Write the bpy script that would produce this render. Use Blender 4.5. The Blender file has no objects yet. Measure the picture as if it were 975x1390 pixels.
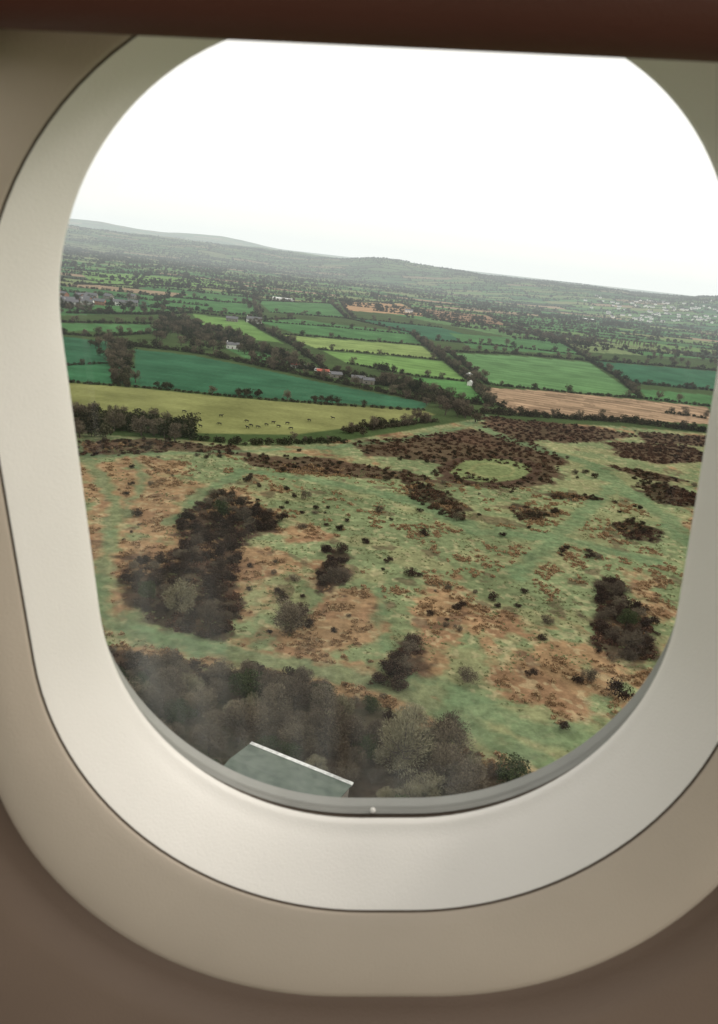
import bpy, math, random, time
import numpy as np
from mathutils import Vector, Matrix
T0=time.time()
rng=np.random.default_rng(11); random.seed(11)
sc=bpy.context.scene
sc.view_settings.view_transform='Standard'
try: sc.view_settings.look='None'
except Exception: pass
sc.view_settings.exposure=0

# ------------------------------------------------------------------ camera
H=90.0
PITCH=math.atan(0.335); ROLL=math.radians(6.5)
cP,sP=math.cos(PITCH),math.sin(PITCH)
F=np.array([0,cP,-sP]); R0=np.array([1.,0,0]); U0=np.array([0,sP,cP])
RT=R0*math.cos(ROLL)+U0*math.sin(ROLL); UP=-R0*math.sin(ROLL)+U0*math.cos(ROLL)
CAM=Matrix(((RT[0],UP[0],-F[0],0),(RT[1],UP[1],-F[1],0),(RT[2],UP[2],-F[2],H),(0,0,0,1)))
cam=bpy.data.cameras.new("camera"); co=bpy.data.objects.new("camera",cam)
sc.collection.objects.link(co); co.matrix_world=CAM
cam.sensor_fit='HORIZONTAL'; cam.sensor_width=36; cam.lens=36*1000/975
cam.clip_start=0.01; cam.clip_end=120000
cam.dof.use_dof=True; cam.dof.focus_distance=260; cam.dof.aperture_fstop=24
sc.camera=co

# image pixel coords, cast through the camera -> metres on the flat ground
def plan(u,v):
    x=(u-487.5)/1000.; y=-(v-695)/1000.
    d=F+x*RT+y*UP
    t=-H/d[2]
    return np.array([d[0]*t,d[1]*t])
def planl(L): return [plan(*p) for p in L]

# ------------------------------------------------------------------ noise
_tab=rng.random((256,256))
def vnoise(x,y):
    xi=np.floor(x).astype(np.int64); yi=np.floor(y).astype(np.int64)
    fx=x-xi; fy=y-yi
    fx=fx*fx*(3-2*fx); fy=fy*fy*(3-2*fy)
    a=_tab[xi&255,yi&255]; b=_tab[(xi+1)&255,yi&255]; c=_tab[xi&255,(yi+1)&255]; d=_tab[(xi+1)&255,(yi+1)&255]
    return (a*(1-fx)+b*fx)*(1-fy)+(c*(1-fx)+d*fx)*fy
def fbm(x,y,o=4,g=.5):
    s=0;a=1;t=0
    for k in range(o):
        s=s+a*vnoise(x*2**k+17.3*k,y*2**k+5.1*k); t+=a; a*=g
    return s/t
def sstep(t):
    t=np.clip(t,0,1); return t*t*(3-2*t)
def hash2(i,j): 
    v=np.sin(i*127.1+j*311.7)*43758.5453
    return v-np.floor(v)

def ground_h(x,y):
    x=np.asarray(x,float); y=np.asarray(y,float)
    r=np.hypot(x,y); az=np.arctan2(x,y)
    near=(fbm(x/55+3,y/55+9,3)-.5)*3.2*sstep((330-r)/120)
    foot=4300-1500*sstep((az+.25)/.7)
    n=fbm(az*9+4,r/2500,4)
    n2=fbm(x/700,y/700,4)
    h1=(94+85*(n-.35)+45*(n2-.5))*sstep((r-foot)/1700)
    h2=(215+60*(fbm(az*14+40,az*0+2,4)-.5))*sstep((r-7800)/2300)*sstep((.06-az)/.28)
    h3=170*sstep((r-9000)/3000)
    front=sstep((y+200)/400)
    return near+np.maximum(np.maximum(h1,h2),h3)*front

# ------------------------------------------------------------------ material helpers
def newmat(name):
    m=bpy.data.materials.new(name); m.use_nodes=True
    nt=m.node_tree; b=nt.nodes["Principled BSDF"]
    return m,nt,b
def N(nt,t,**k):
    n=nt.nodes.new(t)
    for a,v in k.items(): setattr(n,a,v)
    return n
def ramp(nt,stops):
    r=N(nt,"ShaderNodeValToRGB"); e=r.color_ramp.elements
    while len(e)<len(stops): e.new(.5)
    for el,(p,c) in zip(e,stops):
        el.position=p; el.color=(*c,1) if len(c)==3 else c
    return r
def mat_foliage(name,dark,mid,light,rough=.9):
    m,nt,b=newmat(name); nt.nodes.remove(b); out=nt.nodes["Material Output"]
    b=N(nt,"ShaderNodeBsdfDiffuse")
    g=N(nt,"ShaderNodeNewGeometry"); oi=N(nt,"ShaderNodeObjectInfo")
    tc=N(nt,"ShaderNodeTexCoord")
    no=N(nt,"ShaderNodeTexNoise"); no.inputs["Scale"].default_value=.55; no.inputs["Detail"].default_value=1
    nt.links.new(tc.outputs["Object"],no.inputs["Vector"])
    a=N(nt,"ShaderNodeMath",operation='MULTIPLY'); a.inputs[1].default_value=.42
    nt.links.new(g.outputs["Random Per Island"],a.inputs[0])
    c=N(nt,"ShaderNodeMath",operation='MULTIPLY_ADD'); c.inputs[1].default_value=.3
    nt.links.new(oi.outputs["Random"],c.inputs[0]); nt.links.new(a.outputs[0],c.inputs[2])
    d=N(nt,"ShaderNodeMath",operation='MULTIPLY_ADD'); d.inputs[1].default_value=.45
    nt.links.new(no.outputs["Fac"],d.inputs[0]); nt.links.new(c.outputs[0],d.inputs[2])
    r=ramp(nt,[(.15,dark),(.5,mid),(.95,light)])
    nt.links.new(d.outputs[0],r.inputs[0]); nt.links.new(r.outputs[0],b.inputs[0]); nt.links.new(b.outputs[0],out.inputs[0])
    return m
def mat_plain(name,c,rough=.7,var=.15,scale=3,spec=.3,bump=0):
    m,nt,b=newmat(name)
    tc=N(nt,"ShaderNodeTexCoord"); no=N(nt,"ShaderNodeTexNoise"); no.inputs["Scale"].default_value=scale; no.inputs["Detail"].default_value=4
    nt.links.new(tc.outputs["Object"],no.inputs["Vector"])
    r=ramp(nt,[(.3,tuple(x*(1-var) for x in c)),(.7,tuple(min(1,x*(1+var)) for x in c))])
    nt.links.new(no.outputs["Fac"],r.inputs[0]); nt.links.new(r.outputs[0],b.inputs["Base Color"])
    b.inputs["Roughness"].default_value=rough; b.inputs["Specular IOR Level"].default_value=spec
    if bump:
        n2=N(nt,"ShaderNodeTexNoise"); n2.inputs["Scale"].default_value=bump; n2.inputs["Detail"].default_value=2
        nt.links.new(tc.outputs["Object"],n2.inputs["Vector"])
        bp=N(nt,"ShaderNodeBump"); bp.inputs["Strength"].default_value=.45; bp.inputs["Distance"].default_value=.0005
        nt.links.new(n2.outputs["Fac"],bp.inputs["Height"]); nt.links.new(bp.outputs[0],b.inputs["Normal"])
    return m
M_bark=mat_plain("bark",(.07,.055,.045),.9,.3,2)
M_bare=mat_foliage("winter_twigs",(.035,.028,.023),(.10,.08,.06),(.21,.18,.125))
M_grey=mat_foliage("pale_lichen_twigs",(.08,.07,.045),(.19,.175,.11),(.33,.31,.21))
M_green=mat_foliage("ivy_leaves",(.012,.02,.010),(.030,.045,.020),(.07,.085,.04))
M_dark=mat_foliage("scrub_leaves",(.012,.009,.009),(.034,.023,.019),(.085,.062,.042))
M_hedge=mat_foliage("hedge_leaves",(.014,.018,.012),(.034,.036,.022),(.088,.078,.048))
M_brack=mat_foliage("bracken_fronds",(.10,.06,.034),(.28,.175,.095),(.44,.33,.19))
M_tuss=mat_foliage("grass_tussocks",(.09,.11,.05),(.20,.225,.105),(.36,.35,.19))
M_heath=mat_foliage("heather_sprigs",(.022,.014,.012),(.066,.038,.028),(.135,.08,.05))

# ------------------------------------------------------------------ plant meshes
def cone(V,Fc,MI,p0,p1,r0,r1,n=5,mi=0):
    p0=Vector(p0);p1=Vector(p1);d=(p1-p0)
    if d.length<1e-5:return
    d.normalize(); a=d.orthogonal().normalized(); b=d.cross(a); k=len(V)
    for p,r in((p0,r0),(p1,r1)):
        for i in range(n):
            t=2*math.pi*i/n; V.append(tuple(p+a*(r*math.cos(t))+b*(r*math.sin(t))))
    for i in range(n):
        j=(i+1)%n; Fc.append((k+i,k+j,k+n+j,k+n+i)); MI.append(mi)
def make_tree(name,seed,h,w,nl,leaf,style,mat,zc=.58,ncl=14,limbs=6,sub=3,thick=1.):
    r=np.random.default_rng(seed); rd=random.Random(seed)
    V=[];Fc=[];MI=[]
    cz=zc*h; rx=w/2; rz=(h-cz)*.98
    rz2=min(cz*.85,rz*1.1)
    th=.30*h; tr=.028*h*thick
    top=Vector((rd.uniform(-.03,.03)*h,rd.uniform(-.03,.03)*h,th))
    cone(V,Fc,MI,(0,0,-.3),top,tr*1.25,tr*.8,6)
    cone(V,Fc,MI,top,(top.x*1.5,top.y*1.5,h*.8),tr*.8,tr*.15,5)
    for i in range(limbs):
        an=2*math.pi*(i+rd.random()*.7)/limbs; el=rd.uniform(.15,.9)
        s=Vector((top.x,top.y,th*rd.uniform(.7,1.5)))
        e=Vector((math.cos(an)*rx*.6*math.cos(el)*1.2,math.sin(an)*rx*.6*math.cos(el)*1.2,cz+rz*.6*math.sin(el)-.1*h))
        mid=s.lerp(e,.5)+Vector((0,0,-.03*h))
        cone(V,Fc,MI,s,mid,tr*.5,tr*.33,4); cone(V,Fc,MI,mid,e,tr*.33,tr*.16,4)
        for k in range(sub):
            q=mid.lerp(e,rd.random()); 
            o=Vector((rd.gauss(0,1),rd.gauss(0,1),rd.gauss(.4,.7))).normalized()*w*.26
            cone(V,Fc,MI,q,q+o,tr*.18,tr*.05,3)
    d=r.normal(size=(ncl,3)); d/=np.linalg.norm(d,axis=1)[:,None]
    rad=r.random(ncl)**.4*.78
    C=d*rad[:,None]*np.array([rx,rx,1.])
    C[:,2]=np.where(d[:,2]>0,d[:,2]*rad*rz,d[:,2]*rad*rz2)+cz
    cr=w*(.13+.13*r.random(ncl))
    ci=r.integers(0,ncl,nl)
    o=r.normal(size=(nl,3)); o/=np.linalg.norm(o,axis=1)[:,None]
    P=C[ci]+o*(cr[ci]*(.35+.75*r.random(nl)**.6))[:,None]*np.array([1,1,.8])
    P[:,2]=np.maximum(P[:,2],.05*h)
    if style=='twig':
        out=P-np.array([0,0,cz*.6]); out/=np.linalg.norm(out,axis=1)[:,None]+1e-6
        ax=out+r.normal(size=(nl,3))*.55; ax/=np.linalg.norm(ax,axis=1)[:,None]
        sd=np.cross(ax,r.normal(size=(nl,3))); sd/=np.linalg.norm(sd,axis=1)[:,None]
        L=leaf*(.6+.8*r.random(nl))[:,None]; W=L*.085
    else:
        ax=r.normal(size=(nl,3)); ax/=np.linalg.norm(ax,axis=1)[:,None]
        sd=np.cross(ax,r.normal(size=(nl,3))); sd/=np.linalg.norm(sd,axis=1)[:,None]
        L=leaf*(.5+.8*r.random(nl))[:,None]; W=L*.42
    k=len(V)
    A=np.stack([P-ax*L*.5,P+sd*W*.9,P+ax*L*.5,P-sd*W],1).reshape(-1,3)
    V+=[tuple(x) for x in A.tolist()]
    Fc+=[(k+4*i,k+4*i+1,k+4*i+2,k+4*i+3) for i in range(nl)]; MI+=[1]*nl
    me=bpy.data.meshes.new(name); me.from_pydata(V,[],Fc); me.materials.append(M_bark); me.materials.append(mat)
    me.polygons.foreach_set("material_index",MI); me.update()
    return me
def proto_coll(name,meshes):
    c=bpy.data.collections.new(name)
    for i,me in enumerate(meshes):
        o=bpy.data.objects.new("%s_%02d"%(name,i),me); c.objects.link(o)
    return c
def scatter(name,xy,scl,idx,coll,zoff=0,rot=None):
    n=len(xy)
    if n==0: return
    xy=np.asarray(xy,float); z=ground_h(xy[:,0],xy[:,1])+zoff
    me=bpy.data.meshes.new(name); me.vertices.add(n)
    me.vertices.foreach_set("co",np.column_stack([xy,z]).astype(np.float32).ravel())
    scl=np.asarray(scl,float)
    if scl.ndim==1: scl=np.column_stack([scl]*3)
    a=me.attributes.new("scl",'FLOAT_VECTOR','POINT'); a.data.foreach_set("vector",scl.astype(np.float32).ravel())
    a=me.attributes.new("rot",'FLOAT','POINT'); a.data.foreach_set("value",(rng.random(n)*6.283 if rot is None else rot).astype(np.float32))
    a=me.attributes.new("idx",'INT','POINT'); a.data.foreach_set("value",np.asarray(idx,np.int32))
    o=bpy.data.objects.new(name,me); sc.collection.objects.link(o)
    ng=bpy.data.node_groups.new(name+"_scatter","GeometryNodeTree")
    ng.interface.new_socket("Geometry",in_out='INPUT',socket_type='NodeSocketGeometry')
    ng.interface.new_socket("Geometry",in_out='OUTPUT',socket_type='NodeSocketGeometry')
    gi=ng.nodes.new("NodeGroupInput"); go=ng.nodes.new("NodeGroupOutput")
    ip=ng.nodes.new("GeometryNodeInstanceOnPoints"); ci=ng.nodes.new("GeometryNodeCollectionInfo")
    ci.inputs[0].default_value=coll; ci.inputs[1].default_value=True; ci.inputs[2].default_value=True
    def attr(nm,t):
        q=ng.nodes.new("GeometryNodeInputNamedAttribute"); q.data_type=t; q.inputs[0].default_value=nm
        return next(s for s in q.outputs if s.enabled and s.name=="Attribute")
    cx=ng.nodes.new("ShaderNodeCombineXYZ")
    L=ng.links.new
    L(attr("rot",'FLOAT'),cx.inputs[2])
    L(gi.outputs[0],ip.inputs["Points"]); L(ci.outputs[0],ip.inputs["Instance"])
    ip.inputs["Pick Instance"].default_value=True
    L(attr("idx",'INT'),ip.inputs["Instance Index"]); L(cx.outputs[0],ip.inputs["Rotation"]); L(attr("scl",'FLOAT_VECTOR'),ip.inputs["Scale"])
    L(ip.outputs[0],go.inputs[0])
    md=o.modifiers.new("scatter",'NODES'); md.node_group=ng
    return o

near_bare=[make_tree("bare_tree_mesh%d"%i,100+i,10,9.5,4200,.66,'twig',M_bare,ncl=20,limbs=8,sub=5) for i in range(4)]
near_grey=[make_tree("grey_tree_mesh%d"%i,120+i,8,8,4600,.5,'twig',M_grey,zc=.5,ncl=20,limbs=8,sub=5) for i in range(2)]
near_green=[make_tree("ivy_tree_mesh%d"%i,140+i,9,8,3600,.38,'leaf',M_green,zc=.52,ncl=22) for i in range(2)]
near_bush=[make_tree("bush_mesh%d"%i,160+i,4,5,1300,.34,'leaf',M_dark,zc=.42,ncl=16,limbs=5) for i in range(3)]
near_twb=[make_tree("twiggy_bush_mesh%d"%i,170+i,4,5,2000,.44,'twig',M_bare,zc=.42,ncl=14,limbs=6) for i in range(2)]
mid_tree=[make_tree("mid_bare%d"%i,200+i,10,9,900,1.15,'twig',M_bare,ncl=14,limbs=6,sub=3,thick=1.3) for i in range(3)]
mid_green=[make_tree("mid_green%d"%i,220+i,9,8.5,520,.85,'leaf',M_hedge,zc=.5,ncl=15) for i in range(3)]
mid_hedge=[make_tree("mid_hedge%d"%i,240+i,3,4.5,220,.62,'leaf',M_hedge,zc=.42,ncl=9,limbs=3,sub=1) for i in range(3)]
far_tree=[make_tree("far_tree%d"%i,260+i,10,10,130,1.9,'leaf',M_hedge,zc=.5,ncl=10,limbs=3,sub=1) for i in range(3)]
far_hedge=[make_tree("far_hedge%d"%i,280+i,3.2,8.5,60,1.7,'leaf',M_hedge,zc=.42,ncl=8,limbs=2,sub=0) for i in range(3)]
brack=[make_tree("bracken_mesh%d"%i,300+i,.7,1.7,70,.34,'leaf',M_brack,zc=.3,ncl=8,limbs=2,sub=0,thick=.3) for i in range(3)]
tuss=[make_tree("tussock_mesh%d"%i,320+i,.4,1.3,50,.26,'leaf',M_tuss,zc=.3,ncl=7,limbs=2,sub=0,thick=.3) for i in range(2)]
heat=[make_tree("heather_mesh%d"%i,340+i,.9,2.6,110,.42,'leaf',M_heath,zc=.3,ncl=9,limbs=2,sub=0,thick=.3) for i in range(2)]
C_wood=proto_coll("woodland_kit",near_bare+near_grey+near_green+near_bush+near_twb)
C_mid=proto_coll("hedgerow_kit",mid_tree+mid_green+mid_hedge)
C_far=proto_coll("far_kit",far_tree+far_hedge)
C_brk=proto_coll("bracken_kit",brack+tuss+heat)       #0-2,3-4,5-6
print("protos",time.time()-T0)

# ------------------------------------------------------------------ polygons helpers
def inside(X,Y,poly):
    c=np.zeros(X.shape,bool); n=len(poly)
    for i in range(n):
        x1,y1=poly[i]; x2,y2=poly[(i+1)%n]
        m=((y1>Y)!=(y2>Y))&(X<(x2-x1)*(Y-y1)/((y2-y1) if y2!=y1 else 1e-9)+x1)
        c^=m
    return c
def segdist(X,Y,a,b):
    dx,dy=b[0]-a[0],b[1]-a[1]; L=dx*dx+dy*dy+1e-9
    t=np.clip(((X-a[0])*dx+(Y-a[1])*dy)/L,0,1)
    return np.hypot(X-a[0]-t*dx,Y-a[1]-t*dy)
def sdf(X,Y,poly,margin=30):
    P=np.array(poly); out=np.full(X.shape,1e3)
    m=(X>P[:,0].min()-margin)&(X<P[:,0].max()+margin)&(Y>P[:,1].min()-margin)&(Y<P[:,1].max()+margin)
    if not m.any(): return out
    x=X[m];y=Y[m]; d=np.full(x.shape,1e3); n=len(poly)
    for i in range(n): d=np.minimum(d,segdist(x,y,poly[i],poly[(i+1)%n]))
    out[m]=np.where(inside(x,y,poly),-d,d); return out

HEATH=planl([(-500,600),(-200,592),(95,588),(260,598),(330,606),(470,598),(560,584),(640,570),(700,573),(830,578),(980,590),(1300,625),(1700,700),(1700,1500),(-800,1500)])
MAN=planl([(-60,425),(100,428),(260,420),(330,408),(460,412),(600,440),(800,478),(1010,490),(1010,600),(-60,600)])

GT=(.035,.100,.055); GM=(.062,.140,.054); GL=(.125,.215,.068); GO=(.170,.178,.070); GY=(.18,.24,.085); TAN=(.29,.20,.13); ORG=(.33,.21,.12)
FIELDS=[
 ([(60,517),(180,526),(330,541),(440,549),(575,557),(592,563),(500,577),(400,590),(265,588),(190,566),(60,560)],GO,2),
 ([(60,455),(150,463),(152,492),(60,500)],GT,0),
 ([(60,498),(150,492),(183,500),(190,523),(60,515)],(.04,.12,.058),0),
 ([(183,474),(260,482),(340,498),(440,520),(582,547),(575,555),(440,546),(330,538),(190,524),(183,500)],GT,0),
 ([(60,438),(215,441),(222,452),(60,448)],GM,0),
 ([(262,426),(335,436),(352,448),(385,466),(310,456),(270,440)],GL,0),
 ([(305,472),(390,482),(400,494),(345,492)],GM,0),
 ([(350,436),(400,433),(560,452),(572,467),(400,452)],GM,0),
 ([(385,455),(572,469),(594,487),(430,473)],GY,1),
 ([(438,476),(600,490),(632,516),(560,508),(470,492)],GL,1),
 ([(560,512),(632,518),(662,548),(600,543)],(.08,.18,.06),0),
 ([(606,479),(700,483),(800,492),(868,538),(800,534),(662,521),(640,500)],(.09,.175,.07),1),
 ([(652,526),(750,531),(960,552),(972,576),(850,570),(700,560),(672,545)],TAN,3),
 ([(805,490),(985,505),(985,530),(860,520)],GT,0),
 ([(868,528),(985,538),(985,556),(880,542)],GM,0),
 ([(462,409),(545,412),(582,430),(470,421)],ORG,1),
 ([(570,418),(660,428),(690,442),(600,434)],(.22,.14,.09),1),
 ([(350,408),(450,412),(468,430),(368,424)],GM,0),
 ([(190,400),(345,413),(350,430),(205,415)],GM,0),
 ([(105,368),(275,378),(330,390),(130,386)],GL,0),
 ([(480,432),(600,445),(690,470),(590,462)],GT,0),
 ([(610,452),(760,463),(790,482),(640,473)],GM,0),
 ([(660,425),(820,440),(850,455),(700,446)],GM,0),
]
FIELDS=[(planl(p),c,k) for p,c,k in FIELDS]
SCRUB=[
 [(300,660),(330,680),(378,700),(372,722),(330,730),(322,780),(330,830),(300,868),(240,852),(190,832),(170,790),(165,755),(215,765),(250,745),(240,705),(270,682)],
 [(440,735),(465,745),(472,790),(440,805),(425,790),(445,765)],
 [(495,930),(525,900),(560,868),(575,893),(545,935)],
 [(815,790),(840,785),(855,820),(885,840),(888,892),(830,897),(805,870),(810,830)],
 [(140,880),(280,905),(400,915),(390,945),(300,940),(150,930)],
 [(545,650),(600,664),(635,688),(632,708),(603,702),(560,678)],
 [(692,690),(720,686),(748,702),(735,710),(705,706)],
 [(745,670),(818,674),(820,680),(750,678)],
 [(828,712),(860,706),(898,724),(893,736),(850,732)],
 [(862,660),(900,655),(960,675),(955,690),(890,684)],
 [(825,600),(930,605),(985,625),(900,630),(840,620)],
 [(820,630),(880,640),(940,655),(880,652)],
 [(470,602),(560,592),(640,583),(720,597),(765,622),(752,655),(700,665),(640,660),(590,648),(600,630),(560,622),(500,617)],
 [(650,562),(700,570),(800,578),(870,592),(780,602),(700,594),(655,580)],
 [(60,600),(200,596),(320,606),(330,618),(250,612),(60,626)],
 [(325,616),(430,622),(560,640),(600,655),(520,650),(400,642),(340,632)],
 [(860,585),(985,595),(985,608),(880,602)],
]
SCRUB=[planl(p) for p in SCRUB]
TRACKS=[([(90,800),(145,835),(250,872),(400,905),(500,920),(560,940),(640,988),(740,1040),(860,1110)],3.4),
 ([(95,600),(130,640),(158,680),(150,730),(130,790),(110,830)],3.),
 ([(60,622),(200,617),(320,612),(430,609),(540,597),(640,578),(665,560)],2.4),
 ([(640,575),(680,592),(740,612),(800,628),(850,665),(900,700),(960,760)],5.5),
 ([(230,712),(275,668),(330,640),(420,650)],2.6),
 ([(420,650),(560,680),(650,720),(760,730),(880,760)],4.5),
 ([(700,780),(790,700),(830,660)],3.5),
 ([(510,800),(520,860),(515,920)],1.3),
 ([(540,925),(600,935),(700,985),(800,1010)],4.),
 ([(180,615),(195,650),(170,700)],1.8)]
TRACKS=[(planl(p),w) for p,w in TRACKS]

def cells(X,Y):
    a=math.radians(7); p=X*math.cos(a)+Y*math.sin(a); q=-X*math.sin(a)+Y*math.cos(a)
    p=p+110*(vnoise(X/520+31,Y/520)-.5); q=q+130*(vnoise(X/700,Y/700+12)-.5)
    j=np.floor(q/118+.35*np.sin(q/310)); w=150+170*hash2(j,j*0+3)
    i=np.floor((p+hash2(j,j*0+9)*400)/w)
    return i,j,hash2(i,j)

# ------------------------------------------------------------------ ground sheet
az_f=np.radians(np.linspace(-35,35,800)); az_c=np.radians(np.linspace(35,325,60))[1:-1]
az=np.concatenate([az_f,az_c])
rs=[2.,20.,50.,75.]; r=90.
while r<5600:
    rs.append(r); r+=min(max(r*r/90*.0013,.2),15)
while r<15000: rs.append(r); r+=70
while r<80000: rs.append(r); r*=1.25
rs.append(80000.)
rs=np.array(rs); nr,na=len(rs),len(az)
RR,AA=np.meshgrid(rs,az,indexing='ij')
X=(RR*np.sin(AA)).ravel(); Y=(RR*np.cos(AA)).ravel(); Z=ground_h(X,Y)
NV=X.size
fan=(np.abs(AA.ravel())<.65)
wob=sstep((900-np.hypot(X,Y))/500)
WX=X+(fbm(X/7+1,Y/7,3)-.5)*5*wob; WY=Y+(fbm(X/7+50,Y/7+8,3)-.5)*5*wob
i,j,hh=cells(X,Y)
pal=np.array([(.055,.125,.05),(.065,.15,.055),(.04,.10,.05),(.11,.18,.065),(.085,.155,.06),(.14,.18,.08),(.055,.12,.05),(.16,.18,.085),(.24,.18,.12),(.04,.055,.035)])
col=pal[(hh*len(pal)).astype(int)]
R_=np.hypot(X,Y)
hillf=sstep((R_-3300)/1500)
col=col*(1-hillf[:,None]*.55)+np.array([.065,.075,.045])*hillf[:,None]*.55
mott=np.full(NV,.35)
def blend(mask,c):
    global col
    c=np.asarray(c); col=col*(1-mask[:,None])+c*mask[:,None]
sd=sdf(X,Y,MAN,5); blend(np.where(sd<0,1.,0.),(.05,.075,.03))
for poly,c,k in FIELDS:
    s=sdf(X,Y,poly,20); m=sstep(.5-s/2.5)
    if not (m>0).any(): continue
    c=np.array(c); v=1+.45*(fbm(X/28+c[0]*99,Y/28,4)-.5)
    if k==3:
        a=math.radians(20); v=v*(1+.30*np.sin((X*math.sin(a)+Y*math.cos(a))/1.9+2*vnoise(X/30,Y/30)))
        v=v*np.where(fbm(X/20,Y/9,3)>.56,.72,1)
    if k==1: v=v*(1+.12*np.sin((X*.3+Y)/3.2))
    if k==2: v=v*(1+.30*(fbm(X/50,Y/7,3)-.5))
    if k==0: v=v*(1+.05*np.sin((X*.12+Y)/2.6))
    cc=np.clip(c[None,:]*v[:,None],0,1); col=col*(1-m[:,None])+cc*m[:,None]
# heath
s=sdf(X,Y,HEATH,60); hm=np.where(inside(X,Y,HEATH),1.,0.)
hm=np.maximum(hm,sstep(.5-s/4))*fan
def blob(u,v,rx,ry):
    c=plan(u,v); ex=(plan(u+rx,v)-plan(u-rx,v))/2; ey=(plan(u,v+ry)-plan(u,v-ry))/2
    I=np.linalg.inv(np.column_stack([ex,ey])); dx=WX-c[0]; dy=WY-c[1]
    return np.hypot(I[0,0]*dx+I[0,1]*dy,I[1,0]*dx+I[1,1]*dy)
bias=np.zeros(NV)
for u,v,rx,ry,b in [(230,680,115,58,.28),(330,790,120,75,.12),(720,880,160,68,.26),(430,735,100,48,.18),(560,850,85,65,.16),(170,655,60,40,.2),(380,880,90,30,.08),
   (930,690,60,50,.22),(620,700,60,30,.06),(480,830,60,50,.12),
   (720,680,190,55,-.40),(560,700,100,38,-.28),(700,765,160,38,-.24),(800,620,150,30,-.35),(330,640,120,22,-.25),(900,740,90,50,-.18),(640,860,25,50,-.14),(780,1010,120,40,-.22),(400,700,60,20,-.14),(520,760,40,50,-.22),(480,890,60,18,-.2),(870,960,60,60,-.1)]:
    bias+=b*np.exp(-blob(u,v,rx,ry)**2)
mm=fbm(X/16+7,Y/16+2,5,.6)+bias*.8
br=sstep((mm-.485)/.14)*.9
og=np.array([.25,.155,.085])*(1+.4*(fbm(X/5,Y/5,3)-.5))[:,None]
og2=np.array([.17,.085,.053]); t=sstep((fbm(X/12+90,Y/12,4)-.5)/.12)[:,None]; og=og*(1-t*.5)+og2*t*.5
gr=np.array([.145,.175,.088])*(1+.4*(fbm(X/9+4,Y/9,4)-.5))[:,None]
gy=np.array([.225,.21,.108]); t=sstep((fbm(X/22+33,Y/14,4)-.5)/.1)[:,None]; gr=gr*(1-t*.5)+gy*t*.5
hc=gr*(1-br[:,None])+og*br[:,None]
t=sstep((fbm(X/2.2,Y/2.2,2)-.62)/.08)[:,None]*.4; hc=hc*(1-t)+np.array([.36,.31,.18])*t
col=col*(1-hm[:,None])+hc*hm[:,None]; mott=np.maximum(mott,hm*.85)
for k,poly in enumerate(SCRUB):
    s=sdf(WX,WY,poly,25)+(fbm(X/6,Y/6,4)-.5)*12
    m=sstep(.5-s/3)*.9
    blend(m,(.075,.047,.033) if k in(12,13,14,15,10,11,16) else (.045,.03,.022))
t=sstep((fbm(X/9+200,Y/9+11,4)-.66)/.05)*hm*.6; blend(t,(.08,.05,.035))
TD=np.full(NV,1e3)
mt=fan&(R_<520)
for L,w in TRACKS:
    d=np.full(mt.sum(),1e3); x=WX[mt]; y=WY[mt]
    for a,b in zip(L[:-1],L[1:]): d=np.minimum(d,segdist(x,y,a,b))
    TD[mt]=np.minimum(TD[mt],d-w)
TD=TD+(fbm(X/5+9,Y/5+70,4)-.5)*6
m=sstep(.5-TD/4.)*.72
tc_=np.array([.105,.160,.082])*(1+.5*(fbm(X/5,Y/5,4)-.5))[:,None]; col=col*(1-m[:,None])+tc_*m[:,None]
q=blob(668,638,56,17)
m=sstep((1.32-q)/.1)*.8; blend(m,(.065,.04,.03))
m=sstep((1.0-q)/.1); blend(m*.95,(.15,.18,.08))
m=sstep((.62-q)/.06)*sstep((q-.45)/.06)*.5; blend(m,(.22,.21,.10))
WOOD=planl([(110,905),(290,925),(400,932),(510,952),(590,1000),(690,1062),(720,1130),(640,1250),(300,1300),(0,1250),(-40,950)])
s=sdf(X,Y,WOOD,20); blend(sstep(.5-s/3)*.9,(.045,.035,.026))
col=np.clip(col,0,1)

idx=np.arange(nr*na).reshape(nr,na)
a=idx[:-1,:]; b=idx[1:,:]
an=np.roll(a,-1,axis=1); bn=np.roll(b,-1,axis=1)
Fq=np.stack([a,an,bn,b],-1).reshape(-1,4)[:, ::-1]
nf=len(Fq)
me=bpy.data.meshes.new("ground"); me.vertices.add(NV); me.vertices.foreach_set("co",np.column_stack([X,Y,Z]).astype(np.float32).ravel())
me.loops.add(nf*4); me.loops.foreach_set("vertex_index",Fq.astype(np.int32).ravel())
me.polygons.add(nf); me.polygons.foreach_set("loop_start",np.arange(0,nf*4,4,dtype=np.int32)); me.polygons.foreach_set("loop_total",np.full(nf,4,np.int32))
me.update(calc_edges=True)
me.polygons.foreach_set("use_smooth",np.ones(nf,bool))
ca=me.attributes.new("cover",'FLOAT_COLOR','POINT'); ca.data.foreach_set("color",np.column_stack([col,np.ones(NV)]).astype(np.float32).ravel())
ma=me.attributes.new("mottle",'FLOAT','POINT'); ma.data.foreach_set("value",mott.astype(np.float32))
g=bpy.data.objects.new("ground",me); sc.collection.objects.link(g)
m,nt,bs=newmat("land_cover")
A1=N(nt,"ShaderNodeAttribute",attribute_name="cover"); A2=N(nt,"ShaderNodeAttribute",attribute_name="mottle"); tc=N(nt,"ShaderNodeTexCoord")
def nz(scale,det=5,rough=.6):
    n=N(nt,"ShaderNodeTexNoise"); n.inputs["Scale"].default_value=scale; n.inputs["Detail"].default_value=det; n.inputs["Roughness"].default_value=rough
    nt.links.new(tc.outputs["Object"],n.inputs["Vector"]); return n
n1=nz(.35,5,.75); n2=nz(.03,2)
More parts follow.
